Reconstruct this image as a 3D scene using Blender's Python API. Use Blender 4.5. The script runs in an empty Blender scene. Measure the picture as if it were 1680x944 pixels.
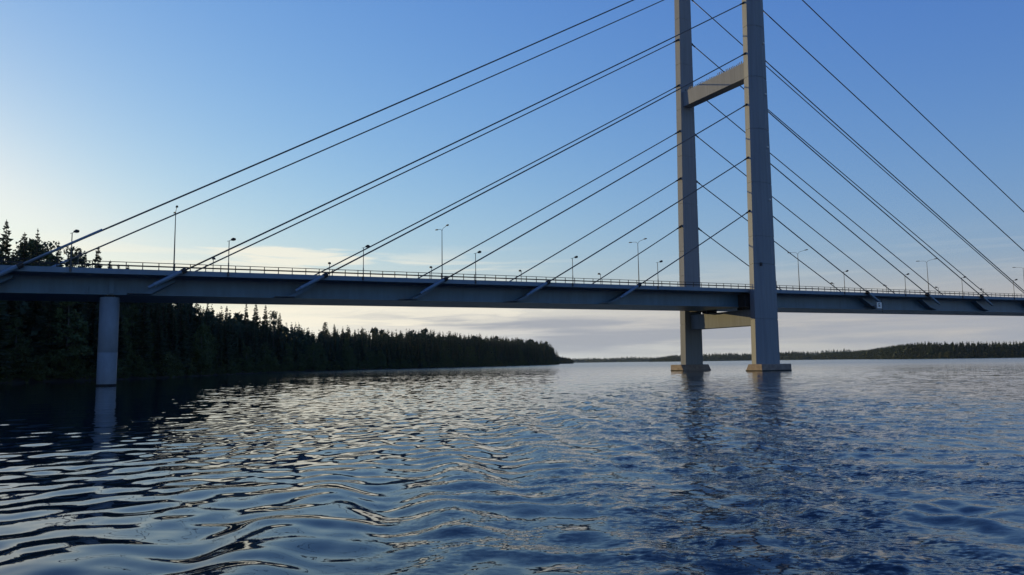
import bpy, math, random
import numpy as np
from math import sin, cos, tan, atan, atan2, radians, degrees, pi, sqrt, exp
from mathutils import Vector, Matrix

rng = np.random.default_rng(7)
rnd = random.Random(11)
SC = bpy.context.scene
COL = SC.collection

# ------------------------------------------------------------------ camera
FPX = 1213.0
ROLL = radians(0.8)
CAMH = 2.05
PITCH = radians(5.847)
fwd = np.array([0, cos(PITCH), sin(PITCH)])
r0 = np.array([1, 0, 0.0]); u0 = np.array([0, -sin(PITCH), cos(PITCH)])
RI = cos(ROLL) * r0 - sin(ROLL) * u0
UP = cos(ROLL) * u0 + sin(ROLL) * r0
cam_d = bpy.data.cameras.new("camera")
cam = bpy.data.objects.new("camera", cam_d); COL.objects.link(cam)
cam_d.sensor_width = 36.0
cam_d.lens = 36.0 * FPX / 1680.0
cam_d.clip_start = 0.1
cam_d.clip_end = 20000
m = Matrix.Identity(4)
for i in range(3):
    m[i][0] = RI[i]; m[i][1] = UP[i]; m[i][2] = -fwd[i]
m[2][3] = CAMH
cam.matrix_world = m
SC.camera = cam

# ------------------------------------------------------------------ sky, sun, exposure
SUN_AZ, SUN_EL = radians(-46.5), radians(8.6)      # azimuth from +Y, positive to +X
world = bpy.data.worlds.new("World"); SC.world = world
world.use_nodes = True
wn = world.node_tree; wn.nodes.clear()
def wnode(t, **k):
    n = wn.nodes.new(t)
    for a, b in k.items(): setattr(n, a, b)
    return n
def mathn(nt, op, a, b=None, c=None, clamp=False):
    n = nt.nodes.new("ShaderNodeMath"); n.operation = op; n.use_clamp = clamp
    for i, v in enumerate((a, b, c)):
        if v is None: continue
        if isinstance(v, (int, float)): n.inputs[i].default_value = v
        else: nt.links.new(v, n.inputs[i])
    return n.outputs[0]
sky = wnode("ShaderNodeTexSky", sky_type='NISHITA')
sky.sun_disc = False
sky.sun_elevation = SUN_EL
sky.sun_rotation = SUN_AZ
sky.altitude = 100
sky.air_density = 1.6
sky.dust_density = 0.25
sky.ozone_density = 3.0
# the photograph's tone response: a gain and a gamma per channel on the physical sky
sp_ = wnode("ShaderNodeSeparateColor"); wn.links.new(sky.outputs[0], sp_.inputs[0])
cb_ = wnode("ShaderNodeCombineColor")
SKY_STR = 0.10
for ch, (gm, gn) in enumerate(((1.27, 1.98), (1.06, 1.63), (0.54, 1.317))):
    v_ = mathn(wn, 'POWER', mathn(wn, 'MULTIPLY', sp_.outputs[ch], 0.1), gm)
    v_ = mathn(wn, 'SMOOTH_MIN', mathn(wn, 'MULTIPLY', v_, gn), (0.86, 0.96, 1.02)[ch], 0.35)
    wn.links.new(mathn(wn, 'MULTIPLY', v_, 1 / SKY_STR), cb_.inputs[ch])
bg = wnode("ShaderNodeBackground"); bg.inputs[1].default_value = SKY_STR
wn.links.new(cb_.outputs[0], bg.inputs[0])
tc = wnode("ShaderNodeTexCoord")
sep = wnode("ShaderNodeSeparateXYZ"); wn.links.new(tc.outputs['Generated'], sep.inputs[0])
X, Y, Z = sep.outputs
def cloud_noise(sx, sz, scale, detail, off=0.0, dist=0.0):
    cmb = wnode("ShaderNodeCombineXYZ")
    wn.links.new(mathn(wn, 'MULTIPLY', X, sx), cmb.inputs[0])
    wn.links.new(mathn(wn, 'MULTIPLY', Y, sx), cmb.inputs[1])
    wn.links.new(mathn(wn, 'MULTIPLY_ADD', Z, sz, off), cmb.inputs[2])
    n = wnode("ShaderNodeTexNoise"); n.inputs['Scale'].default_value = scale
    n.inputs['Detail'].default_value = detail; n.inputs['Roughness'].default_value = 0.55
    n.inputs['Distortion'].default_value = dist
    wn.links.new(cmb.outputs[0], n.inputs['Vector'])
    return n.outputs['Fac']
def mrange(nt, v, a, b, c=0.0, d=1.0, smooth=True):
    n = nt.nodes.new("ShaderNodeMapRange")
    n.interpolation_type = 'SMOOTHSTEP' if smooth else 'LINEAR'
    nt.links.new(v, n.inputs[0])
    for i, q in enumerate((a, b, c, d)): n.inputs[i + 1].default_value = q
    return n.outputs[0]
def mixsh(fac, a, b):
    n = wnode("ShaderNodeMixShader")
    wn.links.new(fac, n.inputs[0]); wn.links.new(a, n.inputs[1]); wn.links.new(b, n.inputs[2])
    return n.outputs[0]
# pale veil of far air along the horizon, creamy towards the sun
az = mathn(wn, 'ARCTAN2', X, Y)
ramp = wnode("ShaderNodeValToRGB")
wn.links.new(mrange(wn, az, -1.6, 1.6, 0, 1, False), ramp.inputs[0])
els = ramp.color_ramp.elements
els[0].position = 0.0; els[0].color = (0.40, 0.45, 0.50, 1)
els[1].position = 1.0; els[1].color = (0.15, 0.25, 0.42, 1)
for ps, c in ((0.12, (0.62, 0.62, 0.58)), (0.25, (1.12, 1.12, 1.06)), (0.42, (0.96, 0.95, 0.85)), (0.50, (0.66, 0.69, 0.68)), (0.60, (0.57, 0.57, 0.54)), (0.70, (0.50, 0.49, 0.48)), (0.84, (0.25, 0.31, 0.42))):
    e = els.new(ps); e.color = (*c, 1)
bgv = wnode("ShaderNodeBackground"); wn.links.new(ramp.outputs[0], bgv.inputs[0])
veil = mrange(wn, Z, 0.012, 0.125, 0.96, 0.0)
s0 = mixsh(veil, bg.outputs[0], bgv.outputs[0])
# low mauve-grey cloud bank
bank_n = cloud_noise(2.2, 16.0, 1.6, 5, 0.3, 0.3)
zz = mathn(wn, 'ADD', Z, mathn(wn, 'MULTIPLY', mathn(wn, 'SUBTRACT', bank_n, 0.5), -0.06))
bank = mathn(wn, 'MULTIPLY', mrange(wn, zz, 0.050, 0.072, 1.0, 0.0), mrange(wn, zz, 0.004, 0.022, 0.15, 1.0))
bank = mathn(wn, 'MULTIPLY', bank, mrange(wn, az, -0.30, 0.02, 0.0, 1.0))
bank = mathn(wn, 'MULTIPLY', bank, mrange(wn, cloud_noise(2.0, 30.0, 1.6, 7, 1.7, 0.35), 0.36, 0.58, 0.05, 0.97))
bgc = wnode("ShaderNodeBackground"); bgc.inputs[0].default_value = (0.375, 0.395, 0.445, 1); bgc.inputs[1].default_value = 1.0
# thin bright wisps
wis = cloud_noise(3.2, 46.0, 1.5, 7, 4.2, 0.5)
wis = mrange(wn, wis, 0.47, 0.62)
wis = mathn(wn, 'MULTIPLY', wis, mrange(wn, Z, 0.115, 0.165, 1.0, 0.0))
wis = mathn(wn, 'MULTIPLY', wis, mrange(wn, Z, 0.02, 0.05, 0.1, 1.0))
wis = mathn(wn, 'MULTIPLY', wis, mrange(wn, az, -0.15, 0.12, 1.0, 0.10))
bgw = wnode("ShaderNodeBackground"); bgw.inputs[0].default_value = (1.0, 0.93, 0.76, 1); bgw.inputs[1].default_value = 1.0
def patch_cloud(az0, z0, wa, wz, thr):
    n = cloud_noise(6.0, 70.0, 1.6, 7, 9.0 + az0, 0.6)
    a_ = mathn(wn, 'POWER', mathn(wn, 'ABSOLUTE', mathn(wn, 'MULTIPLY', mathn(wn, 'SUBTRACT', az, az0), 1 / wa)), 2.0)
    z_ = mathn(wn, 'POWER', mathn(wn, 'ABSOLUTE', mathn(wn, 'MULTIPLY', mathn(wn, 'SUBTRACT', Z, z0), 1 / wz)), 2.0)
    d_ = mathn(wn, 'SUBTRACT', 1.0, mathn(wn, 'ADD', a_, z_))
    v_ = mathn(wn, 'ADD', mathn(wn, 'MULTIPLY', d_, 0.35), n)
    return mrange(wn, v_, thr, thr + 0.30)
cl1 = patch_cloud(-0.30, 0.140, 0.12, 0.017, 0.52)
cl2 = patch_cloud(-0.10, 0.070, 0.16, 0.012, 0.52)
wis = mathn(wn, 'MAXIMUM', wis, mathn(wn, 'MAXIMUM', cl1, mathn(wn, 'MULTIPLY', cl2, 0.8)))
s1 = mixsh(bank, s0, bgc.outputs[0])
s2 = mixsh(mathn(wn, 'MULTIPLY', wis, 0.7), s1, bgw.outputs[0])
wo = wnode("ShaderNodeOutputWorld"); wn.links.new(s2, wo.inputs[0])

sd = Vector((sin(SUN_AZ) * cos(SUN_EL), cos(SUN_AZ) * cos(SUN_EL), sin(SUN_EL)))
sun_d = bpy.data.lights.new("sun", 'SUN'); sun_d.energy = 5.0; sun_d.angle = radians(0.55)
sun_d.color = (1.0, 0.73, 0.31)
sun = bpy.data.objects.new("sun", sun_d); COL.objects.link(sun)
sun.rotation_euler = (-sd).to_track_quat('-Z', 'Y').to_euler()
sun.location = (-300, 300, 120)
vs = SC.view_settings
vs.view_transform = 'Standard'; vs.look = 'None'; vs.gamma = 1.0; vs.exposure = 0.0
vs.use_curve_mapping = False

# ------------------------------------------------------------------ helpers
def yh(x): return 591.2 - tan(ROLL) * (x - 1200)          # horizon row of a photo column
def ray(x, y): return fwd + RI * (x - 840) / FPX - UP * (y - 472) / FPX
def ground_at(x, depth):
    v = ray(x, yh(x)); k = depth / v[1]
    return np.array([v[0] * k, depth])
A_T = radians(62.023)
T = np.array([sin(A_T), cos(A_T), 0.0]); N = np.array([cos(A_T), -sin(A_T), 0.0])
P0 = np.append(ground_at(177, 88.5), 0.0)
ROT = atan2(T[1], T[0])
def W3(s, w, z): return P0 + T * s + N * w + np.array([0, 0, z])

def link_mesh(name, verts, faces, mat=None, parent=None, smooth=False):
    me = bpy.data.meshes.new(name)
    me.from_pydata([tuple(map(float, v)) for v in verts], [], [tuple(f) for f in faces])
    if mat: me.materials.append(mat)
    if smooth: me.polygons.foreach_set("use_smooth", [True] * len(me.polygons))
    me.update()
    o = bpy.data.objects.new(name, me); COL.objects.link(o)
    if parent is not None: o.parent = parent
    return o
def np_mesh(name, V, Fq, mat=None, smooth=False):
    """V (n,3), Fq (m,k) uniform polygons"""
    me = bpy.data.meshes.new(name)
    V = np.asarray(V, np.float32); Fq = np.asarray(Fq, np.int32)
    k = Fq.shape[1]
    me.vertices.add(len(V)); me.vertices.foreach_set("co", V.ravel())
    me.loops.add(Fq.size); me.loops.foreach_set("vertex_index", Fq.ravel())
    me.polygons.add(len(Fq))
    me.polygons.foreach_set("loop_start", np.arange(0, Fq.size, k, dtype=np.int32))
    if smooth: me.polygons.foreach_set("use_smooth", np.ones(len(Fq), bool))
    if mat: me.materials.append(mat)
    me.update(calc_edges=True)
    return me
class MB:
    def __init__(s): s.v = []; s.f = []
    def add(s, v, f):
        b = len(s.v); s.v += [tuple(q) for q in v]; s.f += [tuple(i + b for i in q) for q in f]
    def box(s, x0, x1, y0, y1, z0, z1):
        s.add([(x0,y0,z0),(x1,y0,z0),(x1,y1,z0),(x0,y1,z0),(x0,y0,z1),(x1,y0,z1),(x1,y1,z1),(x0,y1,z1)],
              [(0,3,2,1),(4,5,6,7),(0,1,5,4),(1,2,6,5),(2,3,7,6),(3,0,4,7)])
    def loft(s, rings, cap=True):
        n = len(rings[0]); b = len(s.v)
        for r in rings: s.v += [tuple(q) for q in r]
        for k in range(len(rings) - 1):
            for i in range(n):
                j = (i + 1) % n
                s.f.append((b+k*n+i, b+k*n+j, b+(k+1)*n+j, b+(k+1)*n+i))
        if cap:
            s.f.append(tuple(b + i for i in reversed(range(n))))
            s.f.append(tuple(b + (len(rings)-1)*n + i for i in range(n)))
    def tube(s, pts, rad, n=8, cap=True):
        pts = [Vector(p) for p in pts]
        rads = rad if isinstance(rad, (list, tuple)) else [rad] * len(pts)
        rings = []
        for i, p in enumerate(pts):
            d = (pts[min(i+1, len(pts)-1)] - pts[max(i-1, 0)]).normalized()
            up = Vector((0, 0, 1)) if abs(d.z) < 0.9 else Vector((0, 1, 0))
            a = d.cross(up).normalized(); b = a.cross(d).normalized()
            rings.append([p + (a * cos(2*pi*k/n) + b * sin(2*pi*k/n)) * rads[i] for k in range(n)])
        s.loft(rings, cap)
    def build(s, name, mat, parent=None, smooth=False):
        return link_mesh(name, s.v, s.f, mat, parent, smooth)
def fix_normals(o):
    import bmesh
    bm = bmesh.new(); bm.from_mesh(o.data); bmesh.ops.recalc_face_normals(bm, faces=bm.faces); bm.to_mesh(o.data); bm.free()
def bevel(o, w=0.03, seg=1):
    md = o.modifiers.new("bevel", 'BEVEL'); md.width = w; md.segments = seg; md.limit_method = 'ANGLE'
def tag(o, label=None, cat=None, group=None, kind=None):
    if label: o["label"] = label
    if cat: o["category"] = cat
    if group: o["group"] = group
    if kind: o["kind"] = kind
    return o
def thing(name, label, cat, s, w, z, group=None):
    """an Empty on the bridge at (along, toward camera, height); its local x runs along the bridge, y away from the camera"""
    o = bpy.data.objects.new(name, None); COL.objects.link(o)
    o.location = W3(s, w, z); o.rotation_euler = (0, 0, ROT)
    o.empty_display_size = 0.5
    return tag(o, label, cat, group)
def copy_tree(src):
    c = src.copy(); COL.objects.link(c)
    for ch in src.children:
        d = ch.copy(); COL.objects.link(d); d.parent = c
        for g in ch.children:
            e = g.copy(); COL.objects.link(e); e.parent = d
    return c

# ------------------------------------------------------------------ materials
def mat(name, col, rough=0.7, var=0.15, scale=1.0, stretch=(1,1,1), metal=0.0, bump=0.0, bscale=8.0, col2=None, spec=0.5):
    m = bpy.data.materials.new(name); m.use_nodes = True
    nt = m.node_tree; b = nt.nodes["Principled BSDF"]
    b.inputs["Roughness"].default_value = rough; b.inputs["Metallic"].default_value = metal
    b.inputs["Specular IOR Level"].default_value = spec
    t = nt.nodes.new("ShaderNodeTexCoord"); mp = nt.nodes.new("ShaderNodeMapping")
    mp.inputs['Scale'].default_value = stretch
    nt.links.new(t.outputs['Object'], mp.inputs[0])
    n = nt.nodes.new("ShaderNodeTexNoise"); n.inputs['Scale'].default_value = scale; n.inputs['Detail'].default_value = 6
    n.inputs['Roughness'].default_value = 0.6
    nt.links.new(mp.outputs[0], n.inputs['Vector'])
    r = nt.nodes.new("ShaderNodeValToRGB")
    c2 = col2 or tuple(min(1, c * (1 + var)) for c in col)
    c1 = tuple(c * (1 - var) for c in col)
    r.color_ramp.elements[0].position = 0.3; r.color_ramp.elements[0].color = (*c1, 1)
    r.color_ramp.elements[1].position = 0.7; r.color_ramp.elements[1].color = (*c2, 1)
    nt.links.new(n.outputs['Fac'], r.inputs[0]); nt.links.new(r.outputs[0], b.inputs['Base Color'])
    if bump:
        n2 = nt.nodes.new("ShaderNodeTexNoise"); n2.inputs['Scale'].default_value = bscale; n2.inputs['Detail'].default_value = 4
        nt.links.new(mp.outputs[0], n2.inputs['Vector'])
        bp = nt.nodes.new("ShaderNodeBump"); bp.inputs['Strength'].default_value = bump; bp.inputs['Distance'].default_value = 0.03
        nt.links.new(n2.outputs['Fac'], bp.inputs['Height']); nt.links.new(bp.outputs[0], b.inputs['Normal'])
    return m
M_CONC = mat("pylon_concrete", (0.180, 0.203, 0.235), 0.8, 0.11, 1.1, (2.2, 2.2, 0.10), bump=0.25, bscale=4, spec=0.2)
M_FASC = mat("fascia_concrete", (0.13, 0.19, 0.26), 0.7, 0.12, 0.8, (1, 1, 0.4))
M_PIER = mat("pier_concrete", (0.16, 0.20, 0.255), 0.75, 0.14, 0.9, (1, 1, 0.5), bump=0.15)
M_STEEL = mat("girder_paint", (0.052, 0.122, 0.205), 0.45, 0.18, 0.9, (0.8, 1, 0.12))
M_DARK = mat("dark_steel", (0.030, 0.032, 0.036), 0.75, 0.15, 2, spec=0.2)
M_CABLE = mat("cable_sheath", (0.055, 0.062, 0.07), 0.5, 0.12, 1)
M_SLEEVE = mat("sleeve_paint", (0.11, 0.17, 0.25), 0.35, 0.10, 1.2)
M_GALV = mat("grey_pole_paint", (0.075, 0.08, 0.085), 0.6, 0.15, 2, spec=0.3)
M_STONE = mat("plinth_granite", (0.20, 0.155, 0.135), 0.8, 0.25, 1.2, bump=0.3, col2=(0.25, 0.21, 0.185))
M_ASPH = mat("asphalt", (0.05, 0.05, 0.052), 0.9, 0.15, 3)
M_WHITE = mat("white_paint", (0.75, 0.75, 0.73), 0.5, 0.05, 2)
M_LENS = mat("lamp_glass", (0.55, 0.55, 0.52), 0.2, 0.05, 2)
M_SIGNBLUE = mat("sign_black", (0.03, 0.03, 0.035), 0.5, 0.05, 2)
M_BARK = mat("spruce_bark", (0.085, 0.06, 0.045), 0.9, 0.25, 3)
M_PBARK = mat("pine_bark", (0.085, 0.06, 0.045), 0.9, 0.25, 3)
M_BBARK = mat("alder_bark", (0.10, 0.09, 0.08), 0.9, 0.25, 3)
M_SPRUCE = mat("spruce_needles", (0.038, 0.058, 0.032), 0.75, 0.35, 0.5, spec=0.25)
M_PINE = mat("pine_needles", (0.046, 0.062, 0.034), 0.75, 0.3, 0.6, spec=0.25)
M_LEAF = mat("shade_leaves", (0.060, 0.082, 0.030), 0.7, 0.35, 0.5, spec=0.2)  # left-bank leaves, the shade there put into a darker colour
M_LEAFSUN = mat("sunlit_birch_leaves", (0.12, 0.12, 0.032), 0.65, 0.35, 0.5, spec=0.3)  # same birch foliage on the right shore, sunlight put into the colour
M_FARWOOD = mat("mixed_far_foliage", (0.036, 0.055, 0.026), 0.8, 0.35, 0.02, spec=0.2)
M_SOIL = mat("forest_floor", (0.028, 0.027, 0.018), 0.95, 0.3, 0.3)
M_ROCK = mat("shore_rock", (0.13, 0.125, 0.12), 0.85, 0.25, 0.8)

# ------------------------------------------------------------------ water
def water_mat():
    m = bpy.data.materials.new("lake_water"); m.use_nodes = True
    nt = m.node_tree; b = nt.nodes["Principled BSDF"]
    b.inputs["Base Color"].default_value = (0.008, 0.018, 0.028, 1)
    b.inputs["IOR"].default_value = 1.42
    at = nt.nodes.new("ShaderNodeAttribute"); at.attribute_name = "chop"
    af = nt.nodes.new("ShaderNodeAttribute"); af.attribute_name = "rough"
    nt.links.new(af.outputs['Fac'], b.inputs['Roughness'])
    t = nt.nodes.new("ShaderNodeTexCoord")
    def nz(scale, detail, sx=1, sy=1):
        mp = nt.nodes.new("ShaderNodeMapping"); mp.inputs['Scale'].default_value = (sx, sy, 1)
        mp.inputs['Rotation'].default_value = (0, 0, radians(14))
        nt.links.new(t.outputs['Object'], mp.inputs[0])
        n = nt.nodes.new("ShaderNodeTexNoise"); n.inputs['Scale'].default_value = scale; n.inputs['Detail'].default_value = detail
        n.inputs['Roughness'].default_value = 0.5
        nt.links.new(mp.outputs[0], n.inputs['Vector']); return n.outputs['Fac']
    def slope(scale, detail, amp, sx, sy):
        """small-wave slopes: two noise channels tilt the normal (mean zero)"""
        mp = nt.nodes.new("ShaderNodeMapping"); mp.inputs['Scale'].default_value = (sx, sy, 1)
        mp.inputs['Rotation'].default_value = (0, 0, radians(14))
        nt.links.new(t.outputs['Object'], mp.inputs[0])
        n = nt.nodes.new("ShaderNodeTexNoise"); n.inputs['Scale'].default_value = scale; n.inputs['Detail'].default_value = detail
        nt.links.new(mp.outputs[0], n.inputs['Vector'])
        v = nt.nodes.new("ShaderNodeVectorMath"); v.operation = 'SUBTRACT'
        nt.links.new(n.outputs['Color'], v.inputs[0]); v.inputs[1].default_value = (.5, .5, .5)
        w = nt.nodes.new("ShaderNodeVectorMath"); w.operation = 'SCALE'
        nt.links.new(v.outputs[0], w.inputs[0]); nt.links.new(amp, w.inputs['Scale'])
        return w.outputs[0]
    def vadd(a, b):
        v = nt.nodes.new("ShaderNodeVectorMath"); nt.links.new(a, v.inputs[0]); nt.links.new(b, v.inputs[1]); return v.outputs[0]
    rip = nt.nodes.new("ShaderNodeAttribute"); rip.attribute_name = "ripple"
    patch = mrange(nt, nz(0.035, 3, 0.5, 1.6), 0.36, 0.62, 0.45, 1.25)
    ra = mathn(nt, 'MULTIPLY', rip.outputs['Fac'], patch)
    s_ = vadd(slope(1.0, 2, mathn(nt, 'MULTIPLY', ra, 0.15), 0.95, 1.1), slope(3.2, 3, mathn(nt, 'MULTIPLY', ra, 0.17), 0.95, 1.1))
    boil = mrange(nt, nz(0.55, 3, 1.0, 0.55), 0.40, 0.60, 0.12, 1.0)
    ca = mathn(nt, 'MULTIPLY', at.outputs['Fac'], boil)
    s_ = vadd(s_, slope(12.0, 4, mathn(nt, 'MULTIPLY_ADD', ca, 1.9, 0.014), 0.7, 1.3))
    s_ = vadd(s_, slope(3.6, 3, mathn(nt, 'MULTIPLY', ca, 0.9), 0.6, 1.4))
    fl = nt.nodes.new("ShaderNodeVectorMath"); fl.operation = 'MULTIPLY'; nt.links.new(s_, fl.inputs[0]); fl.inputs[1].default_value = (1, 1, 0)
    ge = nt.nodes.new("ShaderNodeNewGeometry")
    nn = nt.nodes.new("ShaderNodeVectorMath"); nn.operation = 'NORMALIZE'
    nt.links.new(vadd(ge.outputs['Normal'], fl.outputs[0]), nn.inputs[0]); nt.links.new(nn.outputs[0], b.inputs['Normal'])
    return m
M_WATER = water_mat()

def axis_pos(start, d0, g, end):
    a = [start]; d = d0
    while a[-1] < end:
        a.append(a[-1] + d); d = max(d0, (a[-1] - start) * g + d0)
    return a
ys = [-3000, -900, -300, -120, -50, -20, -6, 0, 2.5] + list(np.arange(4, 6.4, 0.2))
y = 6.4
while y < 5200:
    ys.append(y); y += max(0.045, y * 0.0052)
ys = np.array(ys)
xr = list(np.arange(0, 9.0, 0.065)); x = 9.0
while x < 5200:
    xr.append(x); x += max(0.065, (x - 9.0) * 0.014 + 0.065)
xr = np.array(xr); xs = np.concatenate([-xr[:0:-1], xr]) + 0.5
dx = np.gradient(xs); dy = np.gradient(ys)
GX, GY = np.meshgrid(xs, ys)
DX, DY = np.meshgrid(dx, dy)
GH = np.zeros_like(GX)
def smooth(a, b, v):
    t = np.clip((v - a) / (b - a), 0, 1); return t * t * (3 - 2 * t)
dist = np.sqrt(GX ** 2 + GY ** 2)
# masks: boat wake runs away from the camera to the right of centre
axis_x = 1.7 + 0.25 * GY
off = GX - axis_x
width = 2.4 + 0.11 * GY
core = np.exp(-(off / width) ** 2) * smooth(2, 5, GY) * (1 - smooth(30, 130, GY))
cusp = -6.2 + 0.235 * GY
wakezone = smooth(-4.0, 2.5, GX - cusp) * (1 - 0.6 * smooth(20, 90, GY)) * (1 - 0.75 * smooth(4, 14, GX - axis_x - 0.12 * GY))
def add_wave(lam, ang, amp, mask=None, ph=None):
    global GH
    k = 2 * pi / lam
    dxk, dyk = abs(cos(ang)), abs(sin(ang))
    eff = np.maximum(DX * dxk, DY * dyk) + 1e-6
    att = np.clip((lam / eff - 3.0) / 4.0, 0, 1)
    if ph is None: ph = rnd.uniform(0, 2 * pi)
    wv = np.sin(k * (GX * cos(ang) + GY * sin(ang)) + ph) * amp * att
    GH += wv if mask is None else wv * mask
ratio = GX / np.maximum(GY, 1.0)
shelter = (1 - smooth(-0.54, -0.34, ratio)) * smooth(18, 45, GY)
calm = (1 - 0.6 * smooth(-2.5, 2.5, off) * (1 - smooth(40, 140, GY))) * (0.74 + 0.5 * smooth(22, 90, dist)) * (1 - 0.68 * shelter)
for i in range(96):
    lam = 0.22 * (3.4 / 0.22) ** rnd.random()
    ang = radians(90 + 10 + rnd.gauss(0, 62))
    if lam < 0.6:
        slope, mk = 0.0145 * rnd.uniform(0.7, 1.4), calm * (0.30 + 1.1 * smooth(10, 24, dist))
    else:
        slope, mk = 0.0148 * rnd.uniform(0.6, 1.3) * (1.0 if lam < 1.4 else 0.5), calm
    add_wave(lam, ang, slope * lam / (2 * pi), mk)
# boat-wake waves
gmod = np.ones_like(GX)
for i in range(16):
    lam = rnd.uniform(0.42, 1.7)
    ang = radians(rnd.choice([12, 20, 62, 78, 95]) + rnd.gauss(0, 10))
    add_wave(lam, ang, 0.024 * rnd.uniform(0.6, 1.2) * lam / (2 * pi), wakezone)
# crisp diverging crests along the left arm
arm = np.exp(-((GX - cusp - 1.6) / 2.1) ** 2) * (1 - smooth(25, 90, GY))
add_wave(2.3, radians(6), 0.070, arm, 0.4)
add_wave(1.25, radians(17), 0.016, arm)
# prop wash
for i in range(34):
    lam = 0.22 * (1.2 / 0.22) ** rnd.random()
    ang = radians(rnd.uniform(0, 180))
    add_wave(lam, ang, 0.042 * rnd.uniform(0.6, 1.3) * lam / (2 * pi), core * (0.6 + 0.4 * np.sin(GY * 1.7 + GX * 0.6)))
GH[(ys < 3)] *= 0
chop = np.clip(core * 1.0 + 0.16 * wakezone * smooth(-1, 5, GX - cusp - 3), 0, 1)
rough = 0.015 + (0.16 - 0.11 * shelter) * smooth(40, 400, dist) + 0.05 * chop
ripple = (1 - 0.80 * shelter) * (0.10 + 0.9 * smooth(12, 60, dist)) * (0.8 + 0.5 * smooth(0.1, 0.5, ratio))
ny_, nx_ = GX.shape
V = np.stack([GX.ravel(), GY.ravel(), GH.ravel()], 1)
idx = np.arange(ny_ * nx_).reshape(ny_, nx_)
Fq = np.stack([idx[:-1, :-1].ravel(), idx[:-1, 1:].ravel(), idx[1:, 1:].ravel(), idx[1:, :-1].ravel()], 1)
wme = np_mesh("lake_water", V, Fq, M_WATER, smooth=True)
for nm, arr in (("chop", chop), ("rough", rough), ("ripple", ripple)):
    a = wme.attributes.new(nm, 'FLOAT', 'POINT'); a.data.foreach_set("value", arr.ravel().astype(np.float32))
water = bpy.data.objects.new("lake_water", wme); COL.objects.link(water); tag(water, kind="structure")
print("water quads", len(Fq))

# ------------------------------------------------------------------ bridge deck
def zf(s): return 14.10 + 0.0113 * s        # fascia top
def zb(s): return 11.15 + 0.0088 * s        # girder bottom
S0, S1 = -75.0, 270.0
DW = 18.0                                    # deck width
deck = thing("bridge_deck", "long road bridge deck with blue-grey steel girder and pale concrete edge crossing the whole picture", "bridge deck", 0, 0, 0)
def profile(name, pf, material, parent=deck, s0=S0, s1=S1, n=12):
    mb = MB(); mb.loft([[(s, -w, z) for w, z in pf(s)] for s in np.linspace(s0, s1, n)])
    o = mb.build(name, material, parent); fix_normals(o); return o
profile("slab", lambda s: [(-0.30, zf(s) - 0.03), (-0.30, zf(s) - 0.52), (-2.7, zf(s) - 0.74), (-2.72, zf(s) - 0.80), (-DW + 2.7, zf(s) - 0.80), (-DW + 0.3, zf(s) - 0.52), (-DW + 0.3, zf(s) - 0.03)], M_FASC)
profile("edge_fascia", lambda s: [(0, zf(s)), (0, zf(s) - 0.64), (-0.297, zf(s) - 0.64), (-0.297, zf(s))], M_FASC)
profile("edge_fascia", lambda s: [(-DW, zf(s)), (-DW, zf(s) - 0.64), (-DW + 0.297, zf(s) - 0.64), (-DW + 0.297, zf(s))], M_FASC)
profile("road_surface", lambda s: [(-2.6, zf(s) - 0.028), (-2.6, zf(s) + 0.0), (-DW + 2.6, zf(s) + 0.0), (-DW + 2.6, zf(s) - 0.028)], M_ASPH)
def girder(s): return [(-2.8, zf(s) - 0.81), (-2.8, zb(s) + 0.10), (-2.62, zb(s) + 0.10), (-2.62, zb(s)), (-14.2, zb(s)), (-14.2, zb(s) + .1), (-14.0, zb(s) + 0.10), (-14.0, zf(s) - 0.81)]
profile("box_girder", girder, M_STEEL)
def rail_set(w, detailed):
    r = MB(); r.loft([[(s, -w + a, zf(s) + b) for a, b in ((-.035, .82), (.035, .82), (.035, .90), (-.035, .90))] for s in np.linspace(S0, S1, 12)])
    ro = r.build("railing", M_DARK, deck)
    g = MB(); g.loft([[(s, -w + a, zf(s) + b) for a, b in ((-.055, .34), (.02, .34), (.02, .51), (-.055, .51))] for s in np.linspace(S0, S1, 12)])
    g.build("guard_rail", M_DARK, ro)
    if detailed:
        pm = MB(); pm.box(-.05, .05, -.028, .028, 0, .818); pm.box(-.09, .09, -.08, .08, 0.002, .03)
        p = None
        for i in range(int((S1 - S0) / 1.8)):
            s = S0 + 0.9 + 1.8 * i
            if p is None: p = q = pm.build("post", M_DARK, ro)
            else:
                q = p.copy(); COL.objects.link(q)
            q.location = (s, -w, zf(s))
    else:
        pm = MB()
        for i in range(int((S1 - S0) / 1.8)):
            s = S0 + 1.8 * i; pm.box(s - .04, s + .04, -w - .028, -w + .028, zf(s), zf(s) + .818)
        tag(pm.build("posts", M_DARK, ro), kind="stuff")
rail_set(-0.16, True)
rail_set(-DW + 0.16, True)

# cable anchorages
L_S = [79.2, 61.0, 43.0, 25.3, 8.1, -10.0]
R_S = [138.0, 158.1, 178.2, 198.3, 218.4, 238.5]
L_N = [79.0, 61.0, 43.4, 25.7, 8.0, -9.2]
L_F = [78.2, 60.0, 42.2, 24.6, 6.9, -11.2]
R_N = [138.0, 158.1, 178.4, 199.4, 220.8, 241.9]
R_F = [138.0, 158.1, 178.2, 198.3, 219.2, 239.5]
LEG_Z = [30.2, 40.5, 50.9, 61.1, 71.4, 82.0]
W_NEAR, W_FAR = 0.35, -18.35
AX = 107.1                                   # pylon axis along the bridge
def leg_axis(z): return AX + 0.0155 * z
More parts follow.
